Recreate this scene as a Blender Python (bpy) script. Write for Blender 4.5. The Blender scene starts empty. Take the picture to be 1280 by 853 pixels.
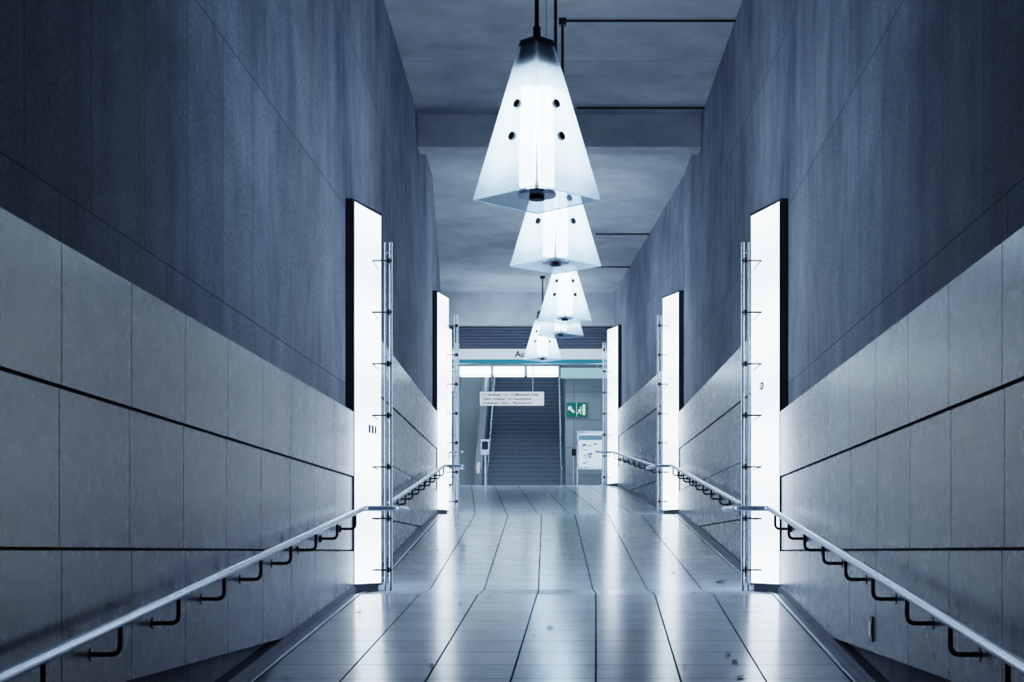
import bpy, math, random
from mathutils import Vector, Matrix
random.seed(7)
D=bpy.data; S=bpy.context.scene
COL=S.collection

# ------------------------------------------------ layout (metres)
HW=2.28            # half width to the cladding face
CW=2.37            # half width to the concrete
Y1,Y2,Y3=17.14,30.2,41.8
YE=43.7
YB=-8.0
ZC1,ZC2=9.3,9.1
YBEAM=26.7
ZP=3.77
def cen(y):
    if y<Y1: return .22-.031*(Y1-y)
    if y<Y2: return .22
    if y<YE: return .22-.73*(y-Y2)/(YE-Y2)
    return -.51
PROF=[(YB,-.80),(0,-.045),(Y1-.3,1.55),(Y1+1.1,1.57),(Y2-.3,2.70),(Y2+1.1,2.72),(YE-1.2,ZP),(YE+.4,ZP)]
def fz(y):
    for (a,za),(b,zb) in zip(PROF,PROF[1:]):
        if y<=b: return za+(zb-za)*(y-a)/(b-a)
    return ZP

# ------------------------------------------------ materials
LC=(.71,.855,1.0)
def newmat(n):
    m=D.materials.new(n); m.use_nodes=True
    nt=m.node_tree; b=nt.nodes['Principled BSDF']
    return m,nt,b
def plain(n,c,rough=.5,metal=0,emit=None,es=0,spec=.5):
    m,nt,b=newmat(n)
    b.inputs['Base Color'].default_value=(*c,1)
    b.inputs['Roughness'].default_value=rough
    b.inputs['Metallic'].default_value=metal
    b.inputs['Specular IOR Level'].default_value=spec
    if emit:
        b.inputs['Emission Color'].default_value=(*emit,1)
        b.inputs['Emission Strength'].default_value=es
    nz=nt.nodes.new('ShaderNodeTexNoise'); nz.inputs['Scale'].default_value=14
    mr=nt.nodes.new('ShaderNodeMapRange')
    mr.inputs['To Min'].default_value=max(0,rough-.06); mr.inputs['To Max'].default_value=min(1,rough+.06)
    nt.links.new(nz.outputs['Fac'],mr.inputs['Value']); nt.links.new(mr.outputs['Result'],b.inputs['Roughness'])
    return m
def surf(n,c1,c2,rough,joint=None,jcol=(.1,.12,.15),bump=.1,nscale=3,streak=False,attr=False,msize=.006,off=.5,fac=1.0,rvar=.08,spec=.5,coat=0,grain=0,tonevar=.1,fscale=28,matte_joint=False,stain=.0):
    m,nt,b=newmat(n); N=nt.nodes; L=nt.links
    tc=N.new('ShaderNodeTexCoord')
    vec=tc.outputs['UV']
    mp=N.new('ShaderNodeMapping'); L.new(vec,mp.inputs['Vector'])
    if streak: mp.inputs['Scale'].default_value=(1,.3,1)
    nz=N.new('ShaderNodeTexNoise'); nz.inputs['Scale'].default_value=nscale; nz.inputs['Detail'].default_value=9; nz.inputs['Roughness'].default_value=.62
    L.new(mp.outputs['Vector'],nz.inputs['Vector'])
    big=N.new('ShaderNodeTexNoise'); big.inputs['Scale'].default_value=.45; big.inputs['Detail'].default_value=4
    L.new(vec,big.inputs['Vector'])
    ad=N.new('ShaderNodeMath'); ad.operation='ADD'
    L.new(nz.outputs['Fac'],ad.inputs[0]); L.new(big.outputs['Fac'],ad.inputs[1])
    mr=N.new('ShaderNodeMapRange'); mr.inputs['From Min'].default_value=.75; mr.inputs['From Max'].default_value=1.25
    L.new(ad.outputs[0],mr.inputs['Value'])
    mx=N.new('ShaderNodeMix'); mx.data_type='RGBA'
    mx.inputs['A'].default_value=(*c1,1); mx.inputs['B'].default_value=(*c2,1)
    L.new(mr.outputs['Result'],mx.inputs['Factor'])
    out=mx.outputs['Result']
    fine=N.new('ShaderNodeTexNoise'); fine.inputs['Scale'].default_value=fscale; fine.inputs['Detail'].default_value=6; fine.inputs['Roughness'].default_value=.7
    L.new(vec,fine.inputs['Vector'])
    h=fine.outputs['Fac']
    def mul(src,lo,hi,a,bb):
        gr=N.new('ShaderNodeMapRange'); gr.inputs['From Min'].default_value=a; gr.inputs['From Max'].default_value=bb
        gr.inputs['To Min'].default_value=lo; gr.inputs['To Max'].default_value=hi
        L.new(src,gr.inputs['Value'])
        gm=N.new('ShaderNodeMix'); gm.data_type='RGBA'; gm.blend_type='MULTIPLY'; gm.inputs['Factor'].default_value=1
        L.new(out,gm.inputs['A']); L.new(gr.outputs['Result'],gm.inputs['B']); return gm.outputs['Result']
    if grain: out=mul(h,1-grain,1+grain,.35,.65)
    if stain:
        sn=N.new('ShaderNodeTexNoise'); sn.inputs['Scale'].default_value=1.1; sn.inputs['Detail'].default_value=7; sn.inputs['Roughness'].default_value=.7; sn.inputs['Distortion'].default_value=.6
        L.new(vec,sn.inputs['Vector']); out=mul(sn.outputs['Fac'],1-stain,1+stain,.35,.65)
    if attr:
        a=N.new('ShaderNodeAttribute'); a.attribute_name='tone'
        mm=N.new('ShaderNodeMix'); mm.data_type='RGBA'; mm.blend_type='MULTIPLY'; mm.inputs['Factor'].default_value=1
        L.new(out,mm.inputs['A']); L.new(a.outputs['Color'],mm.inputs['B']); out=mm.outputs['Result']
    rr=N.new('ShaderNodeMapRange'); rr.inputs['To Min'].default_value=rough-rvar; rr.inputs['To Max'].default_value=rough+rvar
    L.new(nz.outputs['Fac'],rr.inputs['Value']); rout=rr.outputs['Result']
    b.inputs['Specular IOR Level'].default_value=spec
    if joint:
        br=N.new('ShaderNodeTexBrick'); br.offset=off; br.squash=1
        br.inputs['Scale'].default_value=1; br.inputs['Brick Width'].default_value=joint[0]; br.inputs['Row Height'].default_value=joint[1]
        br.inputs['Mortar Size'].default_value=msize; br.inputs['Mortar Smooth'].default_value=.1
        lo,hi=1-tonevar,1+tonevar
        br.inputs['Color1'].default_value=(lo,lo,lo,1); br.inputs['Color2'].default_value=(hi,hi,hi,1)
        br.inputs['Mortar'].default_value=(1,1,1,1)
        L.new(vec,br.inputs['Vector'])
        m2=N.new('ShaderNodeMix'); m2.data_type='RGBA'; m2.blend_type='MULTIPLY'; m2.inputs['Factor'].default_value=1
        L.new(out,m2.inputs['A']); L.new(br.outputs['Color'],m2.inputs['B'])
        m3=N.new('ShaderNodeMix'); m3.data_type='RGBA'; m3.inputs['B'].default_value=(*jcol,1)
        f=N.new('ShaderNodeMath'); f.operation='MULTIPLY'; f.inputs[1].default_value=fac
        L.new(br.outputs['Fac'],f.inputs[0]); L.new(f.outputs[0],m3.inputs['Factor'])
        L.new(m2.outputs['Result'],m3.inputs['A']); out=m3.outputs['Result']
        if matte_joint:
            q=N.new('ShaderNodeMapRange'); q.inputs['To Min'].default_value=spec; q.inputs['To Max'].default_value=.0
            L.new(br.outputs['Fac'],q.inputs['Value']); L.new(q.outputs['Result'],b.inputs['Specular IOR Level'])
            mf=N.new('ShaderNodeMix'); mf.data_type='FLOAT'; mf.inputs['B'].default_value=.85
            L.new(br.outputs['Fac'],mf.inputs['Factor']); L.new(rout,mf.inputs['A']); rout=mf.outputs['Result']
    L.new(out,b.inputs['Base Color'])
    L.new(rout,b.inputs['Roughness'])
    b.inputs['Coat Weight'].default_value=coat; b.inputs['Coat Roughness'].default_value=.12
    if bump:
        bp=N.new('ShaderNodeBump'); bp.inputs['Strength'].default_value=bump; bp.inputs['Distance'].default_value=.01
        L.new(h,bp.inputs['Height']); L.new(bp.outputs['Normal'],b.inputs['Normal'])
    return m
M={}
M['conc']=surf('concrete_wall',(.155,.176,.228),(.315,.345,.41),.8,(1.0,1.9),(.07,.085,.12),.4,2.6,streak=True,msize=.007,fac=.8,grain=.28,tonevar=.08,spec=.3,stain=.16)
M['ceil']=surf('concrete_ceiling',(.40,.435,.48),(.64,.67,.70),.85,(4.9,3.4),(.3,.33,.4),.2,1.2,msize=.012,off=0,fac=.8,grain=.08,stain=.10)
M['clad']=surf('stone_cladding',(.095,.125,.195),(.175,.215,.305),.27,None,bump=.0,nscale=5,attr=True,spec=.22,grain=.22,fscale=30,rvar=.04)
M['gap']=plain('shadow_gap',(.04,.05,.075),.8)
M['floor']=surf('floor_tile',(.22,.275,.375),(.31,.37,.475),.18,(.62,.62),(.035,.048,.075),.0,1.3,msize=.0075,off=0,rvar=.04,spec=.6,fac=1,grain=.05,tonevar=.09,matte_joint=True)
M['curb']=plain('curb_stone',(.08,.10,.15),.5)
M['steel']=plain('brushed_steel',(.60,.67,.78),.28,1)
M['dsteel']=plain('dark_bracket',(.015,.018,.026),.45,.4)
M['black']=plain('black_housing',(.025,.03,.043),.5)
M['tile']=surf('concourse_tile',(.48,.54,.58),(.56,.61,.65),.35,(.9,.9),(.25,.3,.34),.05,3,msize=.012,off=0)
M['grey']=surf('grey_render',(.38,.42,.49),(.46,.50,.57),.5,None,bump=.05,nscale=3)
M['step']=surf('stair_stone',(.20,.23,.29),(.28,.31,.38),.5,None,bump=.05,nscale=8)
M['stepedge']=plain('stair_nosing',(.38,.43,.52),.5)
M['shut']=plain('shutter_slat',(.12,.14,.19),.4,.5)
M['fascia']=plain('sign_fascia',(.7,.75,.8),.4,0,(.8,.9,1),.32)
M['teal']=plain('teal_band',(.02,.20,.27),.4,0,(.02,.3,.4),.10)
M['glass']=plain('teal_glass',(.25,.5,.58),.2,0,(.40,.70,.8),.55)
M['sign']=plain('sign_face',(.75,.8,.86),.4,0,(.85,.93,1),.50)
M['ink']=plain('sign_ink',(.02,.03,.06),.6)
M['green']=plain('exit_green',(0,.16,.12),.5,0,(0,.5,.36),.08)
M['white']=plain('sign_white',(.8,.9,.9),.5,0,(.8,1,.95),.6)
M['map']=plain('map_face',(.6,.72,.8),.3,0,(.7,.88,1),.8)
M['mapb']=plain('map_ink',(.2,.36,.5),.5,0,(.2,.4,.6),.15)
M['leaf']=plain('dry_leaf',(.05,.035,.02),.8)
M['tube']=plain('fluorescent',(1,1,1),.5,0,LC,12.5)
M['strip']=plain('strip_and_fill_light',(1,1,1),.5,0,(.64,.88,1),10)
def boxlight():
    m,nt,b=newmat('light_diffuser'); N=nt.nodes; L=nt.links
    b.inputs['Base Color'].default_value=(.8,.85,.9,1); b.inputs['Roughness'].default_value=.35
    b.inputs['Emission Color'].default_value=(*LC,1)
    tc=N.new('ShaderNodeTexCoord'); sp=N.new('ShaderNodeSeparateXYZ'); L.new(tc.outputs['Object'],sp.inputs[0])
    w=N.new('ShaderNodeMath'); w.operation='MULTIPLY'; w.inputs[1].default_value=4.6; L.new(sp.outputs['Z'],w.inputs[0])
    s=N.new('ShaderNodeMath'); s.operation='SINE'; L.new(w.outputs[0],s.inputs[0])
    mr=N.new('ShaderNodeMapRange'); mr.inputs['From Min'].default_value=-1; mr.inputs['To Min'].default_value=3.2; mr.inputs['To Max'].default_value=5.0
    L.new(s.outputs[0],mr.inputs['Value']); L.new(mr.outputs['Result'],b.inputs['Emission Strength'])
    return m
M['diff']=boxlight()
def shade():
    m=D.materials.new('frosted_glass'); m.use_nodes=True; nt=m.node_tree; N=nt.nodes; L=nt.links
    for n in list(N): N.remove(n)
    o=N.new('ShaderNodeOutputMaterial')
    tr=N.new('ShaderNodeBsdfTransparent'); tr.inputs[0].default_value=(.85,.93,1,1)
    tl=N.new('ShaderNodeBsdfTranslucent'); tl.inputs[0].default_value=(.58,.73,.88,1)
    gl=N.new('ShaderNodeBsdfGlossy'); gl.inputs[0].default_value=(.8,.9,1,1); gl.inputs['Roughness'].default_value=.2
    a=N.new('ShaderNodeMixShader'); a.inputs[0].default_value=.68
    L.new(tr.outputs[0],a.inputs[1]); L.new(tl.outputs[0],a.inputs[2])
    b=N.new('ShaderNodeMixShader'); b.inputs[0].default_value=.06
    L.new(a.outputs[0],b.inputs[1]); L.new(gl.outputs[0],b.inputs[2])
    L.new(b.outputs[0],o.inputs[0]); return m
M['shade']=shade()

# ------------------------------------------------ mesh builder
class MB:
    def __init__(s): s.v=[];s.f=[];s.m=[];s.t=[];s.sm=[];s.uv=[];s.mats=[]
    def mi(s,k):
        if k not in s.mats: s.mats.append(k)
        return s.mats.index(k)
    def add(s,vs,fs,mat,tone=1,smooth=False,uvs=None):
        o=len(s.v); s.v+= [tuple(v) for v in vs]; k=s.mi(mat)
        for i,f in enumerate(fs):
            s.f.append([o+j for j in f]); s.m.append(k); s.t.append(tone); s.sm.append(smooth)
            if uvs: s.uv.append(uvs[i])
            else:
                P=[Vector(vs[j]) for j in f]
                n=(P[1]-P[0]).cross(P[-1]-P[0])
                ax=max(range(3),key=lambda q:abs(n[q]))
                s.uv.append([(p.y,p.z) if ax==0 else ((p.x,p.z) if ax==1 else (p.x,p.y)) for p in P])
    def prism(s,pts,z0,z1,mat,tone=1):
        n=len(pts)
        a=z0 if isinstance(z0,(list,tuple)) else [z0]*n
        b=z1 if isinstance(z1,(list,tuple)) else [z1]*n
        vs=[(p[0],p[1],a[i]) for i,p in enumerate(pts)]+[(p[0],p[1],b[i]) for i,p in enumerate(pts)]
        fs=[list(range(n))[::-1],list(range(n,2*n))]+[[i,(i+1)%n,n+(i+1)%n,n+i] for i in range(n)]
        s.add(vs,fs,mat,tone)
    def box(s,x0,x1,y0,y1,z0,z1,mat,tone=1):
        s.prism([(x0,y0),(x1,y0),(x1,y1),(x0,y1)],z0,z1,mat,tone)
    def tube(s,path,r,mat,seg=10,caps=True):
        P=[Vector(p) for p in path]; rings=[]; up0=None
        for i,p in enumerate(P):
            if i==0: d=P[1]-P[0]
            elif i==len(P)-1: d=P[-1]-P[-2]
            else: d=(P[i]-P[i-1]).normalized()+(P[i+1]-P[i]).normalized()
            d.normalize()
            ref=Vector((0,0,1)) if abs(d.z)<.9 else Vector((1,0,0))
            if up0 is not None:
                u=up0-d*up0.dot(d)
                if u.length>1e-3: u.normalize()
                else: u=d.cross(ref).normalized()
            else: u=d.cross(ref).normalized()
            up0=u; w=d.cross(u)
            rings.append([p+(u*math.cos(2*math.pi*k/seg)+w*math.sin(2*math.pi*k/seg))*r for k in range(seg)])
        vs=[q for R in rings for q in R]; fs=[]
        for i in range(len(P)-1):
            for k in range(seg):
                fs.append([i*seg+k,i*seg+(k+1)%seg,(i+1)*seg+(k+1)%seg,(i+1)*seg+k])
        s.add(vs,fs,mat,1,True)
        if caps: s.add(rings[0],[list(range(seg))[::-1]],mat); s.add(rings[-1],[list(range(seg))],mat)
    def obj(s,name,loc=None):
        me=D.meshes.new(name)
        v=s.v
        if loc: v=[(a-loc[0],b-loc[1],c-loc[2]) for a,b,c in v]
        me.from_pydata(v,[],s.f)
        for k in s.mats: me.materials.append(M[k])
        at=me.color_attributes.new('tone','FLOAT_COLOR','CORNER')
        ul=me.uv_layers.new(name='UVMap')
        for p in me.polygons:
            i=p.index; p.material_index=s.m[i]; p.use_smooth=s.sm[i]
            for j,li in enumerate(p.loop_indices):
                at.data[li].color=(s.t[i],s.t[i],s.t[i],1); ul.data[li].uv=s.uv[i][j]
        o=D.objects.new(name,me); COL.objects.link(o)
        if loc: o.location=loc
        return o
def fillet(pts,r=.06,n=4):
    P=[Vector(p) for p in pts]; out=[P[0]]
    for a,b,c in zip(P,P[1:],P[2:]):
        d1=(a-b); d2=(c-b); q=min(r,d1.length*.45,d2.length*.45)
        p1=b+d1.normalized()*q; p2=b+d2.normalized()*q
        for i in range(n+1):
            t=i/n; out.append(p1*(1-t)**2+b*2*t*(1-t)+p2*t*t)
    out.append(P[-1]); return out

# ------------------------------------------------ floor
def ribbon(ys,hw0,hw1,zf,mat,mb,dz=0):
    v=0
    for a,b in zip(ys,ys[1:]):
        l=math.hypot(b-a,zf(b)-zf(a))
        vs=[(cen(a)+hw0,a,zf(a)+dz),(cen(a)+hw1,a,zf(a)+dz),(cen(b)+hw1,b,zf(b)+dz),(cen(b)+hw0,b,zf(b)+dz)]
        mb.add(vs,[[0,1,2,3]],mat,1,False,[[(hw0+.31,v),(hw1+.31,v),(hw1+.31,v+l),(hw0+.31,v+l)]])
        v+=l
ys=sorted(set([p[0] for p in PROF]+[Y1,Y2]))
fl=MB(); ribbon(ys,-CW-.05,CW+.05,fz,'floor',fl)
fl.box(-9,7,YE+.4,52,ZP-.3,ZP,'floor')
fl.obj('floor')

# ------------------------------------------------ walls
wy=[YB,Y1,Y2,YE]
CD=1.52
for sg,nm in((-1,'left'),(1,'right')):
    w=MB()
    for a,b in zip(wy,wy[1:]):
        xa,xb=cen(a)+sg*CW,cen(b)+sg*CW
        pts=[(xa,a),(xb,b),(xb+sg*.4,b),(xa+sg*.4,a)]
        if sg<0: pts=pts[::-1]
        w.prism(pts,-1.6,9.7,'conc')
    w.obj('wall_'+nm)
    c=MB()
    for (a,b,T,ns) in((YB+.1,Y1-.02,3.50,3),(Y1+CD,Y2-.02,4.64,4),(Y2+CD,YE-.05,5.72,4)):
        zt=T
        for k,h in enumerate([.69,.77,.72,.9][:ns]):
            y=b
            zb=zt-h
            while y>a+.05:
                y0=max(a,y-1.17); g=.005
                t=random.uniform(.80,1.18)
                off=[0,.012,0,.012][k]
                def P(yy,o): return (cen(yy)+sg*o,yy)
                pts=[P(y0+g,HW+off),P(y-g,HW+off),P(y-g,CW+.01),P(y0+g,CW+.01)]
                c.prism(pts,zb,zt,'clad',t)
                y=y0
            zt=zb-.017
        n=12
        for i in range(n):
            p,q=a+(b-a)*i/n,a+(b-a)*(i+1)/n
            if i==n-1: q-=.02
            c.prism([(cen(p)+sg*(HW+.035),p),(cen(q)+sg*(HW+.035),q),(cen(q)+sg*(CW+.005),q),(cen(p)+sg*(CW+.005),p)],zt+.02,T-.01,'gap')
    c.obj('wall_cladding' )
    k=MB()
    for a,b in zip(ys,ys[1:]):
        if a>=YE: continue
        xa,xb=cen(a)+sg*(HW-.01),cen(b)+sg*(HW-.01)
        k.prism([(xa,a),(xb,b),(cen(b)+sg*CW,b),(cen(a)+sg*CW,a)],[fz(a)-.05,fz(b)-.05,fz(b)-.05,fz(a)-.05],[fz(a)+.07,fz(b)+.07,fz(b)+.07,fz(a)+.07],'curb')
        o0,o1=HW-.09,HW-.075
        k.prism([(cen(a)+sg*o0,a),(cen(b)+sg*o0,b),(cen(b)+sg*o1,b),(cen(a)+sg*o1,a)],[fz(a)-.01,fz(b)-.01]*1+[fz(b)-.01,fz(a)-.01],[fz(a)+.006,fz(b)+.006,fz(b)+.006,fz(a)+.006],'steel')
    k.obj('baseboard_'+nm)
w=MB(); w.box(cen(YB)-CW-.4,cen(YB)+CW+.4,YB-.3,YB,-1.6,9.7,'conc'); w.obj('wall_back')

# ------------------------------------------------ ceiling
c=MB()
def cpoly(a,b,z,hw=CW+.1):
    pts=[(cen(a)-hw,a),(cen(a)+hw,a),(cen(b)+hw,b),(cen(b)-hw,b)]
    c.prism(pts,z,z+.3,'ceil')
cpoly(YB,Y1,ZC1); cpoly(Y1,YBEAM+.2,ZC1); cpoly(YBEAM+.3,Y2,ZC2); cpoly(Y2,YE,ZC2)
c.obj('ceiling')
b=MB(); b.box(.22-CW-.02,.22+CW+.02,YBEAM,YBEAM+.5,8.76,ZC1+.02,'ceil'); b.obj('ceiling_beam')
b=MB(); b.box(-.51-CW-.1,-.51+CW+.1,YE-.02,YE+.35,8.22,ZC2+.02,'ceil'); b.obj('portal_lintel')
b=MB()
for y,x0,x1 in((21.9,.25,.22+CW),(26.2,.5,.22+CW),(35.6,1.1,cen(35.6)+CW),(39.7,.1,cen(39.7)+CW)):
    z=(ZC1 if y<YBEAM else ZC2)-.03
    b.tube([(x0,y,z),(x1,y,z)],.016,'dsteel',8)
b.tube(fillet([(.22,21.9,ZC1-.03),(.22,21.9,ZC1-1.35)],.05),.020,'dsteel',8)
b.box(.17,.27,21.85,21.95,ZC1-.09,ZC1,'dsteel')
b.box(.18,.26,21.86,21.94,ZC1-1.45,ZC1-1.33,'dsteel')
b.obj('ceiling_conduit')

# ------------------------------------------------ light columns
def column(sg,y):
    c0=cen(y); z=fz(y)
    m=MB()
    def P(off,yy): return (c0+(cen(yy)-c0 if y>Y2-1 else 0)+sg*off,yy)
    IN=2.07; YM=y+.75; YF=y+1.5
    poly=[P(2.275,y),P(IN,YM),P(2.275,YF),P(CW+.005,YF),P(CW+.005,y)]
    zb,zt=z+.10,z+4.20
    m.prism([P(2.28,y+.03),P(IN+.03,YM),P(2.28,YF-.03),P(CW,YF-.03),P(CW,y+.03)],z-.06,zb,'black')
    vs=[(*p,zb) for p in poly]+[(*p,zt) for p in poly]
    for i,k in((0,'diff'),(1,'diff'),(2,'black'),(3,'black'),(4,'black')):
        j=(i+1)%5
        m.add([vs[i],vs[j],vs[5+j],vs[5+i]],[[0,1,2,3]],k)
    cap=[P(2.29,y-.015),P(IN-.012,YM),P(2.29,YF+.015),P(CW,YF+.015),P(CW,y-.015)]
    m.prism(cap,zt,zt+.03,'black'); m.prism(cap,zb-.02,zb,'black')
    m.prism([P(2.30,y-.015),P(CW,y-.015),P(CW,y),P(2.30,y)],zb,zt,'black')
    for off,r in((1.955,.010),(1.895,.018)):
        m.tube([(*P(off,y+.1),z+.02),(*P(off,y+.1),z+3.78)],r,'steel',10)
    for q in(.12,3.68): m.tube([(*P(1.955,y+.1),z+q),(*P(1.895,y+.1),z+q)],.012,'steel',8)
    for i in range(7):
        zz=z+.25+i*.555
        m.tube([(*P(2.09,y+.07),zz),(*P(1.88,y+.07),zz)],.009,'dsteel',8)
        m.tube([(*P(2.09,y+.07),zz),(*P(2.09,y+.70),zz)],.009,'steel',8)
        m.tube([(*P(1.925,y+.07),zz-.03),(*P(1.925,y+.07),zz+.03)],.018,'dsteel',8)
    def F(t,zz,d=.006): 
        px,py=P(2.275-.205*t-.96*d,y+.75*t-.26*d); return (px,py,zz)
    if y<Y1+1:
        zz=z+(1.75 if sg<0 else 2.27)
        if sg<0:
            for a,b_ in((.50,.58),(.62,.70),(.74,.80)):
                m.add([F(a,zz),F(b_,zz),F(b_,zz+.09),F(a,zz+.09)],[[0,1,2,3]],'ink')
        else:
            m.add([F(.6+.08*math.cos(q*.5236),zz+.045*math.sin(q*.5236)) for q in range(12)],[list(range(12))],'ink')
            m.add([F(.6+.045*math.cos(q*.5236),zz+.026*math.sin(q*.5236),.009) for q in range(12)],[list(range(12))],'white')
    m.obj('light_column')
for y in(Y1,Y2,Y3):
    for sg in(-1,1): column(sg,y)

# ------------------------------------------------ handrails
def rail(sg):
    m=MB(); off=HW-.15; jog=1.79
    H=.91
    def P(o,y,dz=0): return (cen(y)+sg*o,y,fz(y)+H+dz)
    pts=[P(off,-5),P(off,0)]
    for yc in(Y1,Y2):
        pts+=[P(off,yc-.35),P(jog,yc-.2),P(jog,yc+1.0),P(off,yc+1.9)]
    pts+=[P(off,Y3-.35),P(jog,Y3-.2),P(jog,Y3+.9)]
    m.tube(fillet(pts,.07),.029,'steel',14)
    y=Y1-.9
    brs=[]
    while y>-5: brs.append(y); y-=1.147
    for a,b in((Y1+2.0,Y2-.5),(Y2+2.0,Y3-.5)):
        y=b
        while y>a: brs.append(y); y-=1.147
    for y in brs:
        p=Vector(P(off,y)); x1=cen(y)+sg*(HW+.015)
        m.tube(fillet([p+Vector((0,0,-.02)),p+Vector((0,0,-.17)),(x1,y,p.z-.17)],.05,5),.013,'dsteel',8)
        m.tube([(x1-sg*.02,y,p.z-.17),(x1,y,p.z-.17)],.035,'dsteel',12)
    m.obj('handrail')
rail(-1); rail(1)

# ------------------------------------------------ pendant lamps
def lamp(x,y,zb,w=1.0,zc=ZC1,h=1.25):
    k=w; m=MB()
    def ring(r,z): return [(x+r*math.cos(a),y+r*math.sin(a),z) for a in [math.pi/2*i for i in range(4)]]
    R0,R1=.5*k,.125*k; H=h*k
    def rad(t): return R0+(R1-R0)*t
    a=ring(R0,zb); b_=ring(rad(.97),zb+H*.97)
    m.add(a+b_,[[i,(i+1)%4,4+(i+1)%4,4+i] for i in range(4)],'shade')
    for t in(0,):
        r=ring(rad(t),zb+H*t)
        for i in range(4): m.tube([r[i],r[(i+1)%4]],.005*k,'shade',6)
    c0=ring(rad(.96)+.006,zb+H*.96); c1=ring(rad(1),zb+H)
    m.add(c0+c1,[[i,(i+1)%4,4+(i+1)%4,4+i] for i in range(4)]+[[4,5,6,7]],'black')
    c0=ring(rad(.80)*.80,zb+H*.80); c1=ring(rad(.96)*.88,zb+H*.96)
    m.add(c0+c1,[[i,(i+1)%4,4+(i+1)%4,4+i] for i in range(4)]+[[3,2,1,0]],'black')
    m.tube([(x,y,zb+H-.02),(x,y,zb+H+.10)],.030*k,'black',12)
    m.tube([(x,y,zb+.02*k),(x,y,zc)],.018,'dsteel',10)
    m.tube([(x,y,zc-.06),(x,y,zc)],.07,'dsteel',14)
    m.tube([(x,y,zb+.03*k),(x,y,zb+.06*k)],.15*k,'steel',20)
    m.tube([(x,y,zb-.0*k),(x,y,zb+.03*k)],.06*k,'dsteel',16)
    for i in range(4):
        an=math.pi/4+i*math.pi/2
        for hh in(.71,.45):
            t=hh/1.25; d=rad(t)*math.cos(math.pi/4)
            n=Vector((math.cos(an),math.sin(an),.21)).normalized()
            p=Vector((x,y,zb+hh*k))+Vector((math.cos(an),math.sin(an),0))*d
            m.tube([p-n*.02*k,p+n*.02*k],.034*k,'black',14)
            m.tube([(x,y,p.z),p],.008*k,'steel',6)
    for i in range(4):
        an=math.pi/4+i*math.pi/2; d=.105*k
        m.tube([(x+d*math.cos(an),y+d*math.sin(an),zb+.12*k),(x+d*.8*math.cos(an),y+d*.8*math.sin(an),zb+.86*k)],.066*k,'tube',10)
    m.obj('pendant_lamp')
lamp(-.075,12.5,4.75)
lamp(.10,17.5,5.13)
lamp(.34,29.6,6.28,zc=ZC2)
lamp(.31,34.5,6.66,zc=ZC2)
lamp(-.10,41.2,6.95,zc=ZC2)
lamp(-.5,-3.0,3.6)

# ------------------------------------------------ concourse beyond the portal
w=MB(); w.box(.62,7,52,52.3,ZP-.3,8.35,'tile'); w.obj('wall_far')
w=MB(); w.box(-9,-3.5,52,52.3,ZP-.3,8.35,'tile'); w.obj('wall_far')
w=MB(); w.box(-9.3,-9,YE+.3,52.3,ZP-.3,9.7,'tile'); w.obj('wall_concourse_left')
w=MB(); w.box(7,7.3,YE+.3,52.3,ZP-.3,9.7,'tile'); w.obj('wall_concourse_right')
w=MB(); w.box(-9,-.51-CW-.3,YE+.05,YE+.35,ZP-.3,9.7,'conc'); w.obj('wall_portal_left')
w=MB(); w.box(-.51+CW+.3,7,YE+.05,YE+.35,ZP-.3,9.7,'conc'); w.obj('wall_portal_right')
w=MB(); w.box(-9,7,YE+.35,54,8.35,8.6,'ceil'); w.obj('ceiling_concourse')
w=MB(); w.box(-3.8,-3.5,52.3,66,ZP-.3,12.3,'grey'); w.obj('wall_stairwell_left')
w=MB(); w.box(.62,.9,52.3,66,ZP-.3,12.3,'grey'); w.obj('wall_stairwell_right')
w=MB(); w.box(-3.8,.9,66,66.3,ZP,12.3,'grey'); w.obj('wall_stairwell_back')
w=MB(); w.box(-3.8,.9,53.9,66.3,12.0,12.3,'ceil'); w.obj('ceiling_stairwell')
w=MB(); w.box(-3.49,.61,53.75,53.89,8.61,12.0,'ceil'); w.obj('stairwell_header')
st=MB()
NS=36; rz,ry=.165,.30
for i in range(NS):
    y0=52+i*ry; z1=ZP+(i+1)*rz
    st.box(-2.05,.61,y0,52+NS*ry,z1-rz,z1,'step')
    st.box(-2.05,.61,y0-.012,y0+.03,z1-.025,z1+.003,'stepedge')
st.box(-3.48,.6,52+NS*ry,65.95,ZP+NS*rz-.2,ZP+NS*rz,'step')
st.obj('staircase')
e=MB()
ztop=lambda y:ZP+.95+(y-52)*rz/ry
for x0,x1 in((-2.3,-2.07),(-3.48,-3.2)):
    e.add([(x0,51.2,ZP),(x1,51.2,ZP),(x1,62.8,ZP),(x0,62.8,ZP),(x0,51.2,ZP+.9),(x1,51.2,ZP+.9),(x1,62.8,ztop(62.8)),(x0,62.8,ztop(62.8))],
      [[3,2,1,0],[4,5,6,7],[0,1,5,4],[1,2,6,5],[2,3,7,6],[3,0,4,7]],'grey')
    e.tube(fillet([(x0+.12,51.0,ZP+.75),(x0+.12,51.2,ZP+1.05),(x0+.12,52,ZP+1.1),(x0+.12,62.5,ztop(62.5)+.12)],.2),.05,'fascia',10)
e.add([(-3.2,51.6,ZP),(-2.3,51.6,ZP),(-2.3,62.8,ZP+.1+(62.8-52)*rz/ry),(-3.2,62.8,ZP+.1+(62.8-52)*rz/ry)],[[0,1,2,3]],'grey')
e.obj('escalator')
h=MB()
for x in(-1.9,.48):
    h.tube(fillet([(x,51.2,ZP+.0),(x,51.2,ZP+.95),(x,52,ZP+1.0),(x,61.5,ZP+1.0+9.5*rz/ry)],.1),.035,'steel',10)
h.obj('stair_handrail')
sh=MB()
for i in range(7):
    z=7.72+i*.085
    sh.box(-3.4,2.4,45.0,45.06,z+.012,z+.085,'shut')
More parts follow.
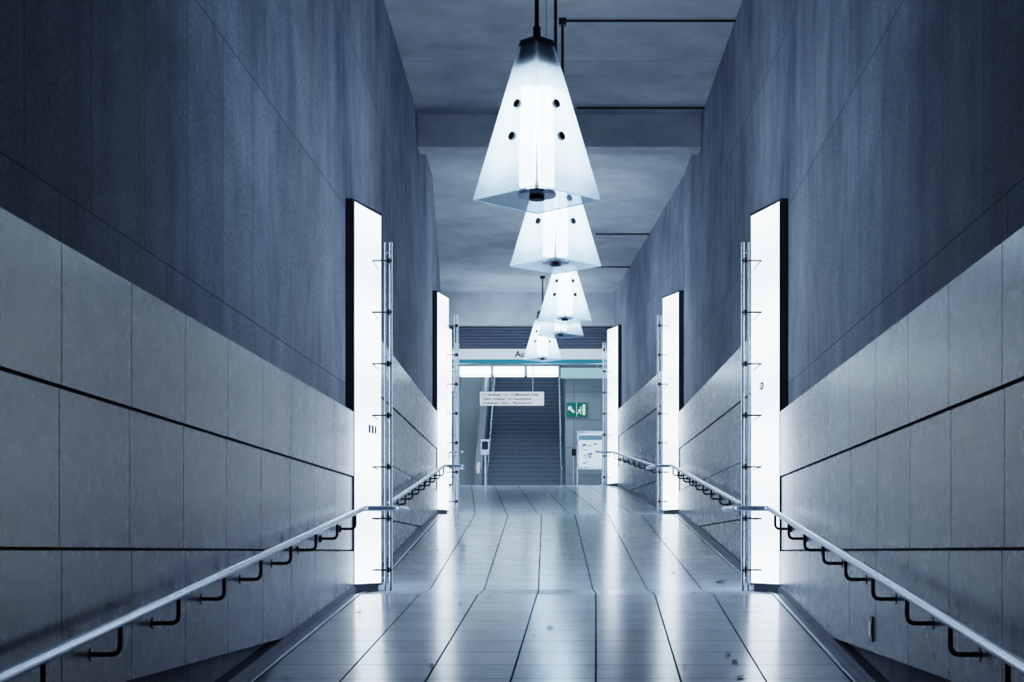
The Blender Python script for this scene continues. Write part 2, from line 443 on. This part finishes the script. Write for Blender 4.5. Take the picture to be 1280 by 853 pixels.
sh.box(-3.4,2.4,45.05,45.12,7.7,8.34,'black'); sh.obj('roller_shutter')

def text(parent,body,x,y,z,size,mat='ink',sx=1):
    cu=D.curves.new('lettering','FONT'); cu.body=body; cu.size=size; cu.extrude=.002; cu.offset=size*.025
    cu.materials.append(M[mat])
    o=D.objects.new('lettering',cu); COL.objects.link(o)
    o.rotation_euler=(math.pi/2,0,0); o.location=(x,y,z); o.scale=(sx,1,1)
    o.parent=parent; return o
f=MB(); f.box(-3.4,2.4,44.9,45.2,7.40,7.70,'fascia'); f.box(-3.4,2.4,44.88,45.2,7.28,7.40,'teal'); f.box(-3.4,2.4,44.87,45.2,7.265,7.285,'steel')
fo=f.obj('overhead_fascia_sign'); text(fo,"Ausgang",-.88,44.89,7.47,.24)
s=MB(); s.box(-1.95,-.07,46.95,47.05,6.30,6.70,'sign')
for x in(-1.6,-.4): s.tube([(x,47,6.7),(x,47,8.349)],.015,'steel',8)
so=s.obj('hanging_direction_sign')
text(so,"U1 Sendlinger Tor / U2 Messestadt West",-1.88,46.945,6.585,.098)
text(so,"S-Bahn  Ausgang / U6 Hauptbahnhof",-1.88,46.945,6.46,.098)
text(so,"Landsberger / Station   Pfarrkirche Str.",-1.88,46.945,6.34,.094)
g=MB(); yg=51.9
g.box(.65,1.31,yg,yg+.08,6.39,6.84,'green')
def flat(poly,x,z,sc,mat,mb,y): 
    mb.add([(x+a*sc,y,z+b*sc) for a,b in poly],[list(range(len(poly)))],mat)
yy=yg-.006
flat([(0,1),(.62,1),(.42,.8),(1,.22),(.78,0),(.2,.58),(0,.38)],.70,6.50,.22,'white',g,yy)
g.box(.970,.982,yg-.01,yg,6.39,6.84,'white')
g.box(1.17,1.26,yg-.006,yg,6.44,6.78,'white')
flat([(.1,.55),(.35,.8),(.6,.72),(.72,.5),(.64,.46),(.52,.6),(.42,.42),(.6,.25),(.55,-.05),(.44,-.05),(.46,.2),(.28,.32),(.05,.02),(-.05,.1),(.2,.4),(.3,.6),(.18,.5)],1.0,6.47,.22,'white',g,yy-.002)
flat([(.5+.11*math.cos(t*.6283),.95+.11*math.sin(t*.6283)) for t in range(10)],1.0,6.48,.22,'white',g,yy-.002)
g.obj('emergency_exit_sign')
b=MB()
for x in(.9,1.62): b.tube([(x,46.2,ZP),(x,46.2,5.5)],.035,'steel',10)
b.box(.88,1.66,46.12,46.24,4.38,5.48,'steel'); b.box(.94,1.60,46.10,46.13,4.46,5.40,'map')
b.box(.94,1.60,46.094,46.10,5.22,5.36,'mapb')
for i in range(16):
    x=random.uniform(1.0,1.45); z=random.uniform(4.5,5.1); b.box(x,x+random.uniform(.03,.13),46.094,46.10,z,z+random.uniform(.02,.06),'mapb')
b.obj('map_board')
b=MB(); b.tube([(-1.8,47,ZP),(-1.8,47,4.9)],.06,'steel',12); b.box(-1.92,-1.68,46.9,47.08,4.85,5.3,'steel'); b.box(-1.89,-1.71,46.89,46.9,5.0,5.24,'ink'); b.obj('ticket_validator')
b=MB(); b.tube([(.8,46.6,ZP),(.8,46.6,4.9)],.03,'steel',12); b.box(.74,.86,46.55,46.65,4.8,5.0,'dsteel'); b.obj('barrier_post')
b=MB()
for i in range(3):
    x0=-2.75+i*1.06
    b.box(x0,x0+1.02,50.4,50.7,7.56,7.86,'fascia')
    b.box(x0+.04,x0+.98,50.38,50.40,7.60,7.82,'strip'); b.box(x0+.04,x0+.98,50.42,50.68,7.545,7.56,'strip')
b.box(-3.6,-2.78,50.4,50.7,7.56,7.80,'glass'); b.box(.45,2.6,50.4,50.7,7.50,7.80,'glass')
for x in(-3.4,-1.7,0,1.6): b.tube([(x,50.55,7.8),(x,50.55,8.349)],.02,'steel',8)
b.obj('suspended_light_trough')
for x0 in(-6.2,-1.5,2.2):
    b=MB(); y=47.6; b.box(x0+.05,x0+2.0,y,y+.35,8.25,8.345,'fascia'); b.box(x0+.1,x0+1.95,y+.03,y+.32,8.22,8.25,'strip'); b.obj('strip_and_fill_light')  # added fill lights, hidden behind the fascia, to brighten the concourse
for y in(56,60,64):
    b=MB(); b.box(-3,.2,y-.2,y+.2,11.93,11.995,'fascia'); b.box(-2.9,.1,y-.17,y+.17,11.90,11.93,'strip'); b.obj('strip_and_fill_light')  # added fill lights above the stairs, out of view, to lift the stairwell

# ------------------------------------------------ small things
b=MB(); y=11.4; x=cen(y)+HW
b.box(x-.012,x+.02,y-.05,y+.05,1.36,1.54,'dsteel'); b.box(x-.018,x-.01,y-.03,y+.03,1.40,1.50,'steel'); b.obj('wall_switch_plate')
b=MB()
for i in range(34):
    y=random.uniform(11,29); x=cen(y)+random.uniform(-2.05,2.05); z=fz(y)+.008
    r=random.uniform(.012,.035); a=random.uniform(0,6.28)
    vs=[(x+r*q*math.cos(a+t),y+r*1.6*q*math.sin(a+t),z+.006*(k%2)) for k,(t,q) in enumerate([(0,1.3),(1,.7),(2,.8),(3.1,1.2),(4.2,.7),(5.2,.8)])]
    b.add(vs,[[0,1,2,3,4,5]],'leaf')
y=18.9; x=2.0
b.add([(x,y,fz(y)+.01),(x+.12,y-.05,fz(y)+.04),(x+.14,y+.1,fz(y)+.03),(x+.03,y+.15,fz(y)+.02)],[[0,1,2,3]],'leaf')
b.obj('fallen_leaves')

# ------------------------------------------------ camera, world, view
cd=D.cameras.new('camera'); cam=D.objects.new('camera',cd); COL.objects.link(cam)
cam.location=(0,0,2); cam.rotation_euler=(math.pi/2,0,0)
cd.sensor_width=36; cd.lens=56.25; cd.shift_x=-.0336; cd.shift_y=.206; cd.clip_end=300
S.camera=cam
wd=D.worlds.new('world'); S.world=wd; wd.use_nodes=True
wd.node_tree.nodes['Background'].inputs[0].default_value=(.3,.4,.6,1); wd.node_tree.nodes['Background'].inputs[1].default_value=.15
S.view_settings.view_transform='Filmic'
S.view_settings.look='Medium High Contrast'
S.view_settings.exposure=.35
